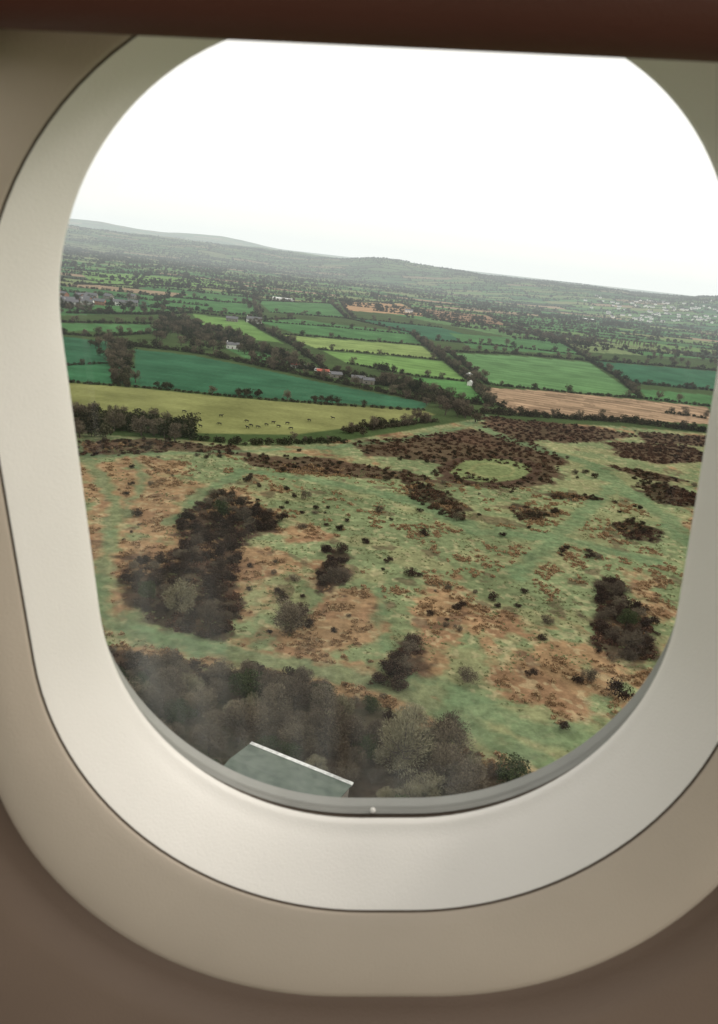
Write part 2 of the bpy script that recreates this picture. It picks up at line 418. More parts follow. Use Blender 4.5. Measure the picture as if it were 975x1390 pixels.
mr=N(nt,"ShaderNodeMapRange"); mr.inputs[1].default_value=.3; mr.inputs[2].default_value=.7; mr.inputs[3].default_value=.5; mr.inputs[4].default_value=1.5
nt.links.new(n1.outputs["Fac"],mr.inputs[0])
mx=N(nt,"ShaderNodeMix"); mx.inputs[2].default_value=1.0
nt.links.new(A2.outputs["Fac"],mx.inputs[0]); nt.links.new(mr.outputs[0],mx.inputs[3])
mr2=N(nt,"ShaderNodeMapRange"); mr2.inputs[1].default_value=.3; mr2.inputs[2].default_value=.7; mr2.inputs[3].default_value=.82; mr2.inputs[4].default_value=1.18
nt.links.new(n2.outputs["Fac"],mr2.inputs[0])
mu=N(nt,"ShaderNodeMath",operation='MULTIPLY'); nt.links.new(mx.outputs[0],mu.inputs[0]); nt.links.new(mr2.outputs[0],mu.inputs[1])
vm=N(nt,"ShaderNodeVectorMath",operation='SCALE'); nt.links.new(A1.outputs["Color"],vm.inputs[0]); nt.links.new(mu.outputs[0],vm.inputs["Scale"])
nt.nodes.remove(bs); bs=N(nt,"ShaderNodeBsdfDiffuse"); nt.links.new(bs.outputs[0],nt.nodes["Material Output"].inputs[0])
nt.links.new(vm.outputs[0],bs.inputs[0])
me.materials.append(m)
print("ground",NV,time.time()-T0)

# ------------------------------------------------------------------ hedges and trees, middle distance
def along(L,step,jit):
    P=[]
    L=planl(L)
    for a,b in zip(L[:-1],L[1:]):
        d=np.linalg.norm(b-a); n=max(1,int(d/step))
        for k in range(n): P.append(a+(b-a)*((k+rng.random())/n)+rng.normal(size=2)*jit)
    return P
HL=[
 ([(60,517),(190,526),(330,540),(440,549),(580,558)],.8,40,.7),
 ([(60,498),(150,493),(183,500)],.7,30,.7),
 ([(152,463),(154,480),(156,522)],1.,9,1.0),([(165,470),(172,525)],1.,9,1.0),
 ([(60,565),(150,572),(210,578),(262,586)],1.6,5,1.05),([(60,575),(150,582),(262,594)],1.5,6,.95),
 ([(262,596),(330,604),(470,600)],1.3,14,.6),([(470,588),(520,580),(592,572)],1.4,7,.85),
 ([(183,470),(260,478),(340,494),(440,516),(582,546)],1.3,9,.9),
 ([(340,490),(440,505),(520,520),(590,540),(640,565)],1.6,6,1.0),
 ([(60,452),(130,457),(220,452)],1.2,10,.9),([(215,440),(260,452),(330,470),(400,490)],1.6,6,1.1),([(225,432),(260,440),(300,452),(345,468)],1.6,6,1.1),
 ([(262,424),(340,434),(400,433)],1.,16,.9),([(335,436),(400,470),(440,500)],1.2,12,1.),
 ([(350,436),(440,443),(560,454),(575,468)],.9,22,.9),([(385,454),(480,461),(572,469)],.9,30,.9),([(430,474),(520,481),(600,489)],.9,35,.8),
 ([(560,454),(600,487),(640,518),(666,552)],1.3,10,.95),([(572,468),(612,480),(640,503),(662,522)],1.3,12,.95),
 ([(470,493),(560,510),(632,518)],.9,20,.9),([(600,543),(660,550)],1.5,8,.8),([(500,520),(560,528),(610,548)],2.,5,1.1),
 ([(606,477),(700,481),(800,490),(835,510),(870,540)],1.2,14,1.0),([(662,522),(800,536),(870,541),(965,552)],1.,30,.8),
 ([(645,560),(700,564),(850,573),(985,590)],1.6,9,.75),([(650,528),(672,547),(700,562)],1.,15,.7),
 ([(800,489),(900,497),(990,505)],1.2,14,1.),([(858,520),(985,532)],1.2,14,.9),
 ([(460,408),(545,411),(585,431),(640,445)],1.,30,.9),([(462,409),(470,421),(480,432),(600,445)],1.,30,.9),
 ([(570,417),(660,427),(700,446),(800,470)],1.1,20,1.),([(600,434),(690,443),(760,463),(800,488)],1.1,18,1.),
 ([(590,462),(690,471),(790,482)],1.1,18,1.),([(350,408),(450,412),(470,431)],1.,25,1.),([(368,424),(470,432),(560,452)],1.,25,1.),
 ([(190,400),(345,413),(352,431)],1.,25,1.),([(60,437),(215,440)],1.1,12,1.),([(205,415),(350,430)],1.1,22,1.),
 ([(90,425),(200,427),(262,425)],1.3,12,1.1),([(900,560),(985,572)],1.,12,.8),([(100,366),(275,377),(335,391)],1.2,40,1.),([(100,386),(200,388),(335,393)],1.2,40,1.),
]
pts=[];scl=[];ix=[]
for L,hs,ts,tz in HL:
    for p in along(L,2.6,.6):
        s=hs*random.uniform(.7,1.15); pts.append(p); scl.append((s,s,s*random.uniform(.7,1.1))); ix.append(random.choice([6,7,8]))
    if ts:
        for p in along(L,ts,1.8):
            s=tz*random.uniform(.6,1.2); pts.append(p); scl.append((s,s,s*random.uniform(.85,1.1))); ix.append(random.choice([0,1,2,0,1,3,4,5]))
scatter("hedgerow",pts,scl,ix,C_mid,-.1)
def fill(poly,n,planned=False):
    P=np.array(poly if planned else planl(poly)); out=[]
    lo=P.min(0);hi=P.max(0); k=0
    while len(out)<n and k<40:
        q=lo+(hi-lo)*rng.random((n*2,2)); k+=1
        q=q[inside(q[:,0],q[:,1],P)]; out+=list(q)
    return out[:n]
pts=[];scl=[];ix=[]
for poly,n,s0 in [([(60,405),(130,400),(190,405),(200,424),(60,432)],70,1.0),([(215,432),(262,440),(330,468),(400,490),(450,505),(400,503),(300,478),(200,466)],130,1.05),
    ([(500,514),(560,520),(640,560),(655,575),(600,566),(560,540)],60,.85),([(60,560),(150,566),(262,588),(258,600),(60,596)],55,1.0),
    ([(120,465),(182,468),(186,524),(148,520)],22,1.05),([(640,446),(760,455),(850,470),(700,462)],60,1.),([(870,470),(985,478),(985,500),(880,492)],60,1.),
    ([(700,430),(860,440),(985,450),(985,462),(760,450)],120,1.),([(320,400),(350,403),(360,432),(342,432)],30,1.)]:
    for p in fill(poly,n):
        s=s0*random.uniform(.65,1.2); pts.append(p); scl.append((s,s,s*random.uniform(.85,1.1))); ix.append(random.choice([0,1,2,3,4,5,3]))
for u,v,n,s in [(228,528,5,.55),(340,538,9,.6),(440,547,6,.62),(420,410,3,.9),(527,505,5,1.0),(480,590,4,.6)]:
    c=plan(u,v)
    for k in range(n):
        pts.append(c+rng.normal(size=2)*np.array([7 if n>4 else 3,2.5])); q=s*random.uniform(.8,1.2); scl.append((q,q,q)); ix.append(random.choice([3,4,5]))
scatter("field_copse",pts,scl,ix,C_mid,-.1)
pts=along([(770,466),(830,469),(893,474)],9,.5)
scatter("poplar_row",pts,[(.5,.5,1.45)]*len(pts),[random.choice([0,1,2]) for _ in pts],C_mid,-.2)

# ------------------------------------------------------------------ far hedges
gx,gy=np.meshgrid(np.arange(-3900,3900,7.),np.arange(560,6400,7.),indexing='ij')
I,J,_h=cells(gx,gy); 
e=((I[:-1,:-1]!=I[1:,:-1])|(J[:-1,:-1]!=J[:-1,1:])|(J[:-1,:-1]!=J[1:,:-1]))
px=gx[:-1,:-1][e];py=gy[:-1,:-1][e]
k=(np.abs(np.arctan2(px,py))<.60)&(~inside(px,py,MAN))&(~inside(px,py,HEATH))&(np.hypot(px,py)<6300)
px=px[k]+rng.normal(size=k.sum())*1.2;py=py[k]+rng.normal(size=k.sum())*1.2
gap=fbm(px/90,py/90,2)>.36; px=px[gap];py=py[gap]
n=len(px); s=.75+.5*rng.random(n)
scl=np.column_stack([s,s,s*(.7+.7*rng.random(n))]); ixx=rng.integers(3,6,n)
tr=rng.random(n)<.10+.25*(fbm(px/400+5,py/400,3)>.56)
tp=np.column_stack([px,py])[tr]+rng.normal(size=(tr.sum(),2))*2
scatter("distant_hedgerow",np.column_stack([px,py]),scl,ixx,C_far,-.1)
q=np.column_stack([rng.uniform(-3900,3900,60000),rng.uniform(700,6600,60000)])
wn=fbm(q[:,0]/330+70,q[:,1]/170+3,4); rr=np.hypot(q[:,0],q[:,1])
thr=.62-.09*sstep((rr-3200)/1200)
kk=(wn>thr)&(np.abs(np.arctan2(q[:,0],q[:,1]))<.6)&(~inside(q[:,0],q[:,1],MAN))&(~inside(q[:,0],q[:,1],HEATH))
q=q[kk]; tp=np.vstack([tp,q]); n=len(tp); s=.65+.55*rng.random(n)
scatter("distant_woodland",tp,s,rng.integers(0,3,n),C_far,-.2)
print("far",len(px),n,time.time()-T0)

# ------------------------------------------------------------------ heath scrub
c668=plan(668,638)
pts=[];scl=[];ix=[];hp=[]
dens=[.05,.06,.06,.07,.05,.03,.045,.04,.06,.03,.02,.02,.012,.02,.03,.018,.02]
for kq,poly in enumerate(SCRUB):
    P=np.array(poly); ar=.5*abs(np.dot(P[:,0],np.roll(P[:,1],1))-np.dot(P[:,1],np.roll(P[:,0],1)))
    for p in fill(poly,int(ar*dens[kq]*1.2)+1,True):
        if math.hypot(*(p-c668))<18: continue
        big=kq in(0,1,2,3,4)
        s=random.uniform(.5,1.05)*(1. if big else .55)
        pts.append(p); scl.append((s,s,s*random.uniform(.6,1.))); ix.append(random.choice([8,9,10,8,9,11,12]) if big else random.choice([8,9,10]))
    hp+=fill(poly,int(ar*(.14 if kq<12 else .075)),True)
for p in fill(HEATH,1700,True):
    if abs(math.atan2(p[0],p[1]))>.6 or p[1]<110 or p[1]>380: continue
    if math.hypot(*(p-c668))<20: continue
    if inside(np.array([p[0]]),np.array([p[1]]),WOOD)[0]: continue
    if min(segdist(p[0],p[1],a,b)-w for L,w in TRACKS for a,b in zip(L[:-1],L[1:]))<1: continue
    if fbm(np.array([p[0]/28+3]),np.array([p[1]/28+8]),3)[0]<.53 and random.random()<.8: continue
    s=random.uniform(.25,.7)*(1.4 if random.random()<.2 else 1); pts.append(p); scl.append((s,s,s*random.uniform(.6,1.))); ix.append(random.choice([8,9,10,11,12]))
print("scrub",len(pts))
scatter("heath_scrub",pts,scl,ix,C_wood,-.1)
hp=np.array(hp); hp=hp[np.hypot(hp[:,0]-c668[0],hp[:,1]-c668[1])>17.5]
scatter("heather",hp,.6+.9*rng.random(len(hp)),rng.integers(5,7,len(hp)),C_brk,-.1)
q=np.column_stack([rng.uniform(-150,240,90000),rng.uniform(95,330,90000)])
mq=fbm(q[:,0]/16+7,q[:,1]/16+2,5,.6)
kk=inside(q[:,0],q[:,1],HEATH)&(np.abs(np.arctan2(q[:,0],q[:,1]))<.6)&(~inside(q[:,0],q[:,1],WOOD))
for L,w in TRACKS:
    for a,b in zip(L[:-1],L[1:]): kk&=segdist(q[:,0],q[:,1],a,b)>w+.6
kk&=np.hypot(q[:,0]-c668[0],q[:,1]-c668[1])>19
cl=fbm(q[:,0]/4+60,q[:,1]/4,3); kk&=cl>.50
q=q[kk]; mq=mq[kk]; isb=mq>.52
q=q[:16000]; isb=isb[:16000]
s=.45+.8*rng.random(len(q))
scatter("bracken",q[isb],s[isb],rng.integers(0,3,isb.sum()),C_brk,-.05)
s2=s[~isb]*.8; pick=rng.random(len(s2))<.6
scatter("rough_grass",q[~isb][pick],s2[pick],rng.integers(3,5,pick.sum()),C_brk,-.05)

# ------------------------------------------------------------------ individual near trees and bushes
def place(name,me,u,v,h,mh,wf=1.):
    b=plan(u,v); d=math.hypot(math.hypot(*b),H); dep=math.atan2(H,math.hypot(*b))
    p=plan(u,v+.45*h*math.cos(dep)*1000/d)
    o=bpy.data.objects.new(name,me); sc.collection.objects.link(o)
    o.location=(p[0],p[1],float(ground_h(p[0],p[1]))-.1); s=h/mh
    o.rotation_euler=(0,0,random.uniform(0,6.28)); o.scale=(s*wf,s*wf,s)
    return o
for u,v,h,k in [(245,808,11,'g0'),(395,838,10,'b2'),(540,1020,14,'g1'),(440,1000,10,'b1'),(600,1050,9,'b3'),(280,830,7,'b3'),(330,700,6,'b1'),(300,690,7,'v0'),(200,800,6,'v1'),(455,780,6,'b2'),(850,840,7,'v0'),(835,800,6,'b1'),(330,985,9,'b0')]:
    if k[0]=='g': place("lichen_covered_tree",near_grey[int(k[1])],u,v,h,8,.85)
    elif k[0]=='b': place("bare_tree",near_bare[int(k[1])],u,v,h,10,1.05)
    else: place("ivy_covered_tree",near_green[int(k[1])],u,v,h,9)
for u,v,h in [(415,672,4),(515,692,3.2),(577,722,3.2),(555,777,3.6),(682,724,2.4),(670,807,3),(635,915,4.5),(800,915,4),(720,912,2.6),(365,712,4),(460,715,2.6),(620,700,4),(530,905,5),(860,865,5),(765,985,2.5),(335,650,3),(840,935,5),(770,620,2.4),(715,610,2.2),(780,640,3.4),(388,845,6),(402,828,5)]:
    place("hawthorn_bush",random.choice(near_bush+near_twb),u,v,h,4,1.0)
b0=plan(336,1032); b1=plan(462,1084); bd=(b1-b0); blen=np.linalg.norm(bd); bang=math.atan2(bd[1],bd[0]); bn_=np.array([bd[1],-bd[0]])/blen
if bn_[1]>0: bn_=-bn_
bc=(b0+b1)/2+bn_*4.0+np.array([0,-3.0])
pts=[];scl=[];ix=[]
cand=fill(WOOD,2500,True); keep=[]
cand=[p for p in cand if abs(math.atan2(p[0],p[1]))<.62]
for p in cand:
    dd=p-bc
    if abs(dd@(bd/blen))<blen/2+4 and -9<dd@bn_<26: continue
    if all((p-k)@(p-k)>16 for k in keep): keep.append(p)
for p in keep:
    s=random.uniform(.5,.95); pts.append(p); scl.append((s*1.05,s*1.05,s*random.uniform(.75,1))); ix.append(random.choice([0,1,2,3,0,1,2,3,4,5,6,7,11,12,8]))
scatter("woodland",pts,scl,ix,C_wood,-.2)
print("wood",len(keep),time.time()-T0)

# ------------------------------------------------------------------ buildings
def obj(name,V,Fc,mat,parent=None,M=None):
    me=bpy.data.meshes.new(name); me.from_pydata([tuple(v) for v in V],[],Fc); me.materials.append(mat); me.update()
    o=bpy.data.objects.new(name,me); sc.collection.objects.link(o)
    if parent: o.parent=parent
    return o
def boxv(x0,x1,y0,y1,z0,z1,V,Fc):
    k=len(V); V+=[(x0,y0,z0),(x1,y0,z0),(x1,y1,z0),(x0,y1,z0),(x0,y0,z1),(x1,y0,z1),(x1,y1,z1),(x0,y1,z1)]
    Fc+=[(k,k+3,k+2,k+1),(k+4,k+5,k+6,k+7),(k,k+1,k+5,k+4),(k+1,k+2,k+6,k+5),(k+2,k+3,k+7,k+6),(k+3,k,k+4,k+7)]
M_glass=mat_plain("window_glass",(.03,.035,.04),.1,.1,1,.6)
M_wood=mat_plain("door_wood",(.12,.08,.05),.6)
def building(name,x,y,ang,L,W,eh,rh,wall,roof,over=.4,wins=3,chim=True,floors=2,ridge=None):
    e=bpy.data.objects.new(name,None); sc.collection.objects.link(e); e.location=(x,y,float(ground_h(x,y))-.15); e.rotation_euler=(0,0,ang)
    l,w=L/2,W/2
    V=[(-l,-w,0),(l,-w,0),(l,w,0),(-l,w,0),(-l,-w,eh),(l,-w,eh),(l,w,eh),(-l,w,eh),(-l,0,eh+rh),(l,0,eh+rh)]
    obj("walls",V,[(0,1,5,4),(2,3,7,6),(1,2,6,9,5),(3,0,4,8,7)],wall,e)
    lo,wo=l+over,w+over; dz=rh*over/w; z0=eh-dz+.05; z1=eh+rh+.05; t=.18
    V=[];
    for xx in(-lo,lo):
        V+=[(xx,-wo,z0),(xx,0,z1),(xx,wo,z0),(xx,-wo,z0+t),(xx,0,z1+t),(xx,wo,z0+t)]
    Fc=[(3,9,10,4),(4,10,11,5),(0,1,7,6),(1,2,8,7),(0,6,9,3),(2,5,11,8),(0,3,4,1),(1,4,5,2),(6,7,10,9),(7,8,11,10)]
    obj("roof",V,Fc,roof,e)
    if ridge:
        V=[];Fc=[]; boxv(-lo-.02,lo+.02,wo-.45,wo+.35,z0-.05,z0+t+.10,V,Fc); obj("eaves_gutter",V,Fc,ridge,e)
    V=[];Fc=[]
    for f in range(floors):
        for i in range(wins):
            cx=-l+L*(i+.5)/wins; zb=1.0+f*2.6
            if zb+1.2>eh: continue
            if f==0 and i==wins//2: continue
            for sy in(-1,1): boxv(cx-.55,cx+.55,sy*w-.03,sy*w+.03,zb,zb+1.2,V,Fc)
    if V: obj("windows",V,Fc,M_glass,e)
    V=[];Fc=[]; cx=-l+L*(wins//2+.5)/wins
    for sy in(-1,1): boxv(cx-.5,cx+.5,sy*w-.04,sy*w+.04,0.1,2.1,V,Fc)
    obj("door",V,Fc,M_wood,e)
    if chim:
        V=[];Fc=[]; boxv(-l+.3,-l+1.1,-.4,.4,eh+rh*.5,eh+rh+1.3,V,Fc); obj("chimney",V,Fc,wall,e)
    return e
def mat_sheet(name,c1,c2):
    m,nt,b=newmat(name); tc=N(nt,"ShaderNodeTexCoord"); w=N(nt,"ShaderNodeTexWave"); w.inputs["Scale"].default_value=1.1; w.inputs["Distortion"].default_value=.3
    nt.links.new(tc.outputs["Object"],w.inputs["Vector"])
    n=N(nt,"ShaderNodeTexNoise"); n.inputs["Scale"].default_value=.6; n.inputs["Detail"].default_value=6; nt.links.new(tc.outputs["Object"],n.inputs["Vector"])
    a=N(nt,"ShaderNodeMath",operation='MULTIPLY_ADD'); a.inputs[1].default_value=.25; nt.links.new(w.outputs["Fac"],a.inputs[0]); nt.links.new(n.outputs["Fac"],a.inputs[2])
    r=ramp(nt,[(.35,c1),(.85,c2)]); nt.links.new(a.outputs[0],r.inputs[0]); nt.links.new(r.outputs[0],b.inputs["Base Color"]); b.inputs["Roughness"].default_value=.85; b.inputs["Specular IOR Level"].default_value=.1
    return m
M_barnroof=mat_sheet("sheet_roofing",(.065,.085,.072),(.13,.155,.13))
M_stone=mat_plain("barn_stone",(.22,.2,.17),.9,.3,1)
M_white=mat_plain("white_render",(.75,.74,.70),.8,.08,1)
M_brick=mat_plain("brick",(.30,.15,.10),.9,.2,2)
M_slate=mat_plain("slate_roof",(.12,.12,.13),.7,.2,1)
M_redroof=mat_plain("red_roof",(.36,.09,.06),.7,.2,1)
M_whroof=mat_plain("white_sheet_roof",(.60,.61,.59),.6,.3,1.5)
building("barn",bc[0],bc[1],bang,blen*1.04,13,3.4,.9,M_stone,M_barnroof,wins=4,chim=False,floors=1,ridge=M_whroof)
for (u,v,a,L,W,eh,rh,wl,rf,nm) in [(402,499,.3,10,6,3,1.4,M_white,M_redroof,"farm_building"),(438,508,.2,10,6,3,1.4,M_stone,M_redroof,"farm_building"),
    (456,512,.3,9,7,3,1.6,M_stone,M_slate,"farm_building"),(486,518,.1,11,7,3.5,1.6,M_stone,M_slate,"farm_building"),(500,521,.2,9,6,3.5,1.6,M_stone,M_slate,"farmhouse"),
    (345,438,.1,20,9,5,3,M_white,M_slate,"farmhouse"),(315,436,.1,15,8,4,2.5,M_stone,M_slate,"farm_building"),(316,473,.1,12,8,4,2,M_white,M_slate,"cottage"),(636,512,1.2,6,5,3,1.5,M_white,M_whroof,"shed"),(638,523,1.2,5,4,3,1.5,M_white,M_whroof,"shed"),
    (795,435,0,50,16,5,2,M_white,M_whroof,"warehouse"),(385,408,0,45,16,4,2,M_white,M_whroof,"warehouse"),(555,424,0,18,9,5,2,M_white,M_slate,"farmhouse")]:
    p=plan(u,v); building(nm,p[0],p[1],a,L,W,eh,rh,wl,rf,wins=max(2,int(L/3.5)),floors=1 if eh<4.5 else 2,chim=nm in("farmhouse","cottage"))
# parked caravans beside the farm
M_van=mat_plain("caravan_paint",(.78,.78,.76),.35,.04,1,.4)
M_tyre=mat_plain("tyre_rubber",(.02,.02,.02),.8)
for u,v,a in [(411,500.5,.25),(418,502,.35),(425,503.5,.2),(431,505.5,.3),(446,509.5,.3)]:
    p=plan(u,v-1.5); e=bpy.data.objects.new("caravan",None); sc.collection.objects.link(e); e.location=(p[0],p[1],float(ground_h(p[0],p[1]))); e.rotation_euler=(0,0,a)
    V=[];pr=[(-2.9,.5),(-3.0,1.4),(-2.7,2.3),(-2.2,2.6),(2.3,2.6),(2.8,2.2),(3.05,1.3),(2.9,.5)]
    for y in(-1.15,1.15): V+=[(x,y,z) for x,z in pr]
    n=8; Fc=[tuple(range(n)),tuple(range(2*n-1,n-1,-1))]+[(i,(i+1)%n+0,(i+1)%n+n,i+n)[::-1] for i in range(n)]
    o=obj("body",V,Fc,M_van,e); md=o.modifiers.new("b",'BEVEL'); md.width=.12; md.segments=2
    V=[];Fc=[]
    for sy in(-1,1):
        for x0,x1 in((-2.3,-1.1),(-.4,.5),(1.3,2.3)): boxv(x0,x1,sy*1.15-.02,sy*1.15+.02,1.35,2.0,V,Fc)
    obj("windows",V,Fc,M_glass,e)
    V=[];Fc=[]; boxv(2.9,4.2,-.06,.06,.42,.54,V,Fc); obj("tow_bar",V,Fc,M_tyre,e)
    V=[];Fc=[];MI=[]
    for sy in(-1,1): cone(V,Fc,MI,(0,sy*.95,.34),(0,sy*1.16,.34),.34,.34,14); Fc.append(tuple(range(len(V)-14,len(V))))
    obj("wheels",V,Fc,M_tyre,e)
for k in range(14):
    p=plan(random.uniform(85,185),random.uniform(403,416)); wl=random.choice([M_white,M_white,M_brick,M_stone])
    building("village_house" if wl!=M_brick else "brick_house",p[0],p[1],random.uniform(-.6,.6),random.uniform(11,18),8,5.2,3,wl,M_slate,wins=4)
V=[];Fc=[];MI=[]
for k in range(120):
    u=random.gauss(855,60); r_=random.uniform(3000,4200)
    if u>1000: continue
    azz=math.atan((u-487.5)/1000*1.03); x=r_*math.sin(azz); y=r_*math.cos(azz); z=float(ground_h(x,y))-.5
    l,w,eh,rh=random.uniform(5,11),4.5,5.,3.5; c,s=math.cos(k),math.sin(k)
    b=len(V)
    for a in [(-l,-w,0),(l,-w,0),(l,w,0),(-l,w,0),(-l,-w,eh),(l,-w,eh),(l,w,eh),(-l,w,eh),(-l,0,eh+rh),(l,0,eh+rh)]:
        V.append((x+a[0]*c-a[1]*s,y+a[0]*s+a[1]*c,z+a[2]))
    for f,mi in [((0,1,5,4),0),((2,3,7,6),0),((1,2,6,9,5),0),((3,0,4,8,7),0),((4,5,9,8),1),((6,7,8,9),1)]:
        Fc.append(tuple(b+i for i in f)); MI.append(mi)
o=obj("distant_village",V,Fc,M_white); o.data.materials.append(M_slate); o.data.polygons.foreach_set("material_index",MI)

# ------------------------------------------------------------------ cows
M_cow=mat_plain("cow_hide",(.018,.015,.014),.8,.4,1.2)
def cow_mesh(graze):
    V=[(-.85,0,1.25),(-.3,0,1.15),(.35,0,1.15),(.75,0,1.25),(1.1,0,1.2 if graze else 1.5),(1.45 if graze else 1.4,0,.75 if graze else 1.7),(1.6 if graze else 1.75,0,.3 if graze else 1.6)]
    Rr=[.30,.36,.37,.31,.19,.15,.09]
    E=[(i,i+1) for i in range(6)]
    def add(p,r,c): V.append(p);Rr.append(r);E.append((c,len(V)-1));return len(V)-1
    for s in(-1,1):
        a=add((-.80,s*.2,1.0),.20,0); a=add((-.72,s*.23,.75),.12,a); a=add((-.92,s*.23,.45),.07,a); add((-.85,s*.23,.03),.065,a)
        a=add((.68,s*.2,.9),.16,3); a=add((.70,s*.21,.5),.08,a); add((.70,s*.21,.03),.065,a)
        add((V[5][0]-.05,s*.22,V[5][2]+.1),.045,5)
    a=add((-1.15,0,1.25),.05,0); add((-1.22,0,.6),.04,a)
    me=bpy.data.meshes.new("cow_body"); me.from_pydata(V,E,[]); me.materials.append(M_cow)
    return me,Rr
def cow(u,v,graze,ang):
    me,Rr=cow_mesh(graze); o=bpy.data.objects.new("cow",me); sc.collection.objects.link(o)
    md=o.modifiers.new("skin",'SKIN')
    if not me.skin_vertices:
        bpy.context.view_layer.objects.active=o; bpy.ops.mesh.customdata_skin_add()
    sv=me.skin_vertices[0].data
    for i,r_ in enumerate(Rr): sv[i].radius=(r_,r_)
    sv[0].use_root=True
    md2=o.modifiers.new("sub",'SUBSURF'); md2.levels=1; md2.render_levels=1
    p=plan(u,v); o.location=(p[0],p[1],float(ground_h(p[0],p[1]))); o.rotation_euler=(0,0,ang)
for u,v in [(272,580),(298,577),(335,573),(341,579),(350,581),(362,578),(371,575),(378,580),(390,576),(336,582),(300,566),(420,572),(452,569),(250,560),(395,583)]:
    cow(u,v,random.random()<.6,random.choice([0,3.1])+random.uniform(-.6,.6))

# ------------------------------------------------------------------ aircraft cabin side
D=.33; th=math.radians(20)
LOC=Matrix(((1,0,0,0),(0,math.cos(th),-math.sin(th),0),(0,math.sin(th),math.cos(th),-D),(0,0,0,1)))
WALL=CAM@LOC
def contour(hw,top,bot,rt,rb,n=28,ns=6,ca=.0160):
    P=[]; r2=rt-.012
    def arc(cx,cy,r,a0):
        for i in range(n): 
            t=a0+math.pi/2*i/(n-1); P.append((ca+cx+r*math.cos(t),cy+r*math.sin(t)))
    def seg(x,y0,y1):
        for i in range(1,ns): P.append((ca+x,y0+(y1-y0)*i/ns))
    r2=max(r2,.001)
    arc(hw-r2,top-r2,r2,0); arc(-(hw-rt),top-rt,rt,math.pi/2); seg(-hw,top-rt,bot+rb)
    arc(-(hw-rb),bot+rb,rb,math.pi); arc(hw-rb,bot+rb,rb,1.5*math.pi); seg(hw,bot+rb,top-r2)
    return P
def loft(name,prof,mats,mi,parent,sharp=35):
    V=[];Fc=[];MI=[]; n=None
    for (c,*k) in prof:
        P=contour(*k); n=len(P); V+=[(a,b,c) for a,b in P]
    for r_ in range(len(prof)-1):
        for i in range(n):
            j=(i+1)%n; Fc.append((r_*n+i,(r_+1)*n+i,(r_+1)*n+j,r_*n+j)); MI.append(mi[r_])
    me=bpy.data.meshes.new(name); me.from_pydata(V,[],Fc)
    for m_ in mats: me.materials.append(m_)
    me.polygons.foreach_set("material_index",MI); me.polygons.foreach_set("use_smooth",[True]*len(Fc)); me.update()
    me.set_sharp_from_angle(angle=math.radians(sharp))
    o=bpy.data.objects.new(name,me); sc.collection.objects.link(o); o.parent=parent; return o
M_bezel=mat_plain("bezel_plastic",(.86,.83,.79),.42,.02,14,.4,bump=900)
M_ring=mat_plain("reveal_plastic",(.55,.47,.39),.5,.05,10,.35,bump=900)
M_wall=mat_plain("wall_panel_vinyl",(.21,.15,.115),.6,.06,8,.3,bump=700)
M_gask=mat_plain("rubber_gasket",(.25,.25,.23),.5,.1,20,.4)
M_blk=mat_plain("seal_gap_crease_shade",(.085,.065,.05),.7,.1,20,.2)  # dark gap by the gasket, and shade painted into the reveal's outer crease
M_joint=mat_plain("panel_joint",(.14,.11,.085),.7,.1,20,.2)
M_brown=mat_plain("shade_housing_plastic",(.10,.036,.024),.55,.08,10,.3,bump=700)
M_sideshade=mat_plain("side_shade_dark",(.03,.03,.045),.6,.1,10,.3)  # dark colour of the unseen slab that shades the left wall
M_carpet=mat_plain("carpet",(.20,.16,.13),.95,.2,40,.1)  # warm brown for the unseen slab that tints the bounce light
mp,nt,b=newmat("acrylic_pane"); nt.nodes.remove(b); out=nt.nodes["Material Output"]
tr_=N(nt,"ShaderNodeBsdfTransparent"); gl=N(nt,"ShaderNodeBsdfGlossy"); gl.inputs["Roughness"].default_value=.02; df=N(nt,"ShaderNodeBsdfDiffuse"); df.inputs[0].default_value=(.8,.85,.85,1)
fr=N(nt,"ShaderNodeFresnel"); fr.inputs[0].default_value=1.35
ms=N(nt,"ShaderNodeMixShader"); nt.links.new(fr.outputs[0],ms.inputs[0]); nt.links.new(tr_.outputs[0],ms.inputs[1]); nt.links.new(gl.outputs[0],ms.inputs[2])
tc=N(nt,"ShaderNodeTexCoord"); mpg=N(nt,"ShaderNodeMapping"); mpg.inputs["Scale"].default_value=(40,7,1); mpg.inputs["Rotation"].default_value=(0,0,.12); nt.links.new(tc.outputs["Object"],mpg.inputs[0])
nn=N(nt,"ShaderNodeTexNoise"); nn.inputs["Scale"].default_value=1; nn.inputs["Detail"].default_value=4; nt.links.new(mpg.outputs[0],nn.inputs["Vector"])
rm=N(nt,"ShaderNodeMapRange"); rm.inputs[1].default_value=.32; rm.inputs[2].default_value=.78; rm.inputs[3].default_value=.02; rm.inputs[4].default_value=.26; nt.links.new(nn.outputs["Fac"],rm.inputs[0])
sx=N(nt,"ShaderNodeSeparateXYZ"); nt.links.new(tc.outputs["Object"],sx.inputs[0])
s1=N(nt,"ShaderNodeMath",operation='ADD'); nt.links.new(sx.outputs[0],s1.inputs[0]); nt.links.new(sx.outputs[1],s1.inputs[1])
gm=N(nt,"ShaderNodeMapRange"); gm.inputs[1].default_value=-.04; gm.inputs[2].default_value=-.28; gm.inputs[3].default_value=.03; gm.inputs[4].default_value=1.; nt.links.new(s1.outputs[0],gm.inputs[0])
s2_=N(nt,"ShaderNodeMath",operation='MULTIPLY'); nt.links.new(rm.outputs[0],s2_.inputs[0]); nt.links.new(gm.outputs[0],s2_.inputs[1])
ms2=N(nt,"ShaderNodeMixShader"); nt.links.new(s2_.outputs[0],ms2.inputs[0]); nt.links.new(ms.outputs[0],ms2.inputs[1]); nt.links.new(df.outputs[0],ms2.inputs[2]); nt.links.new(ms2.outputs[0],out.inputs[0])

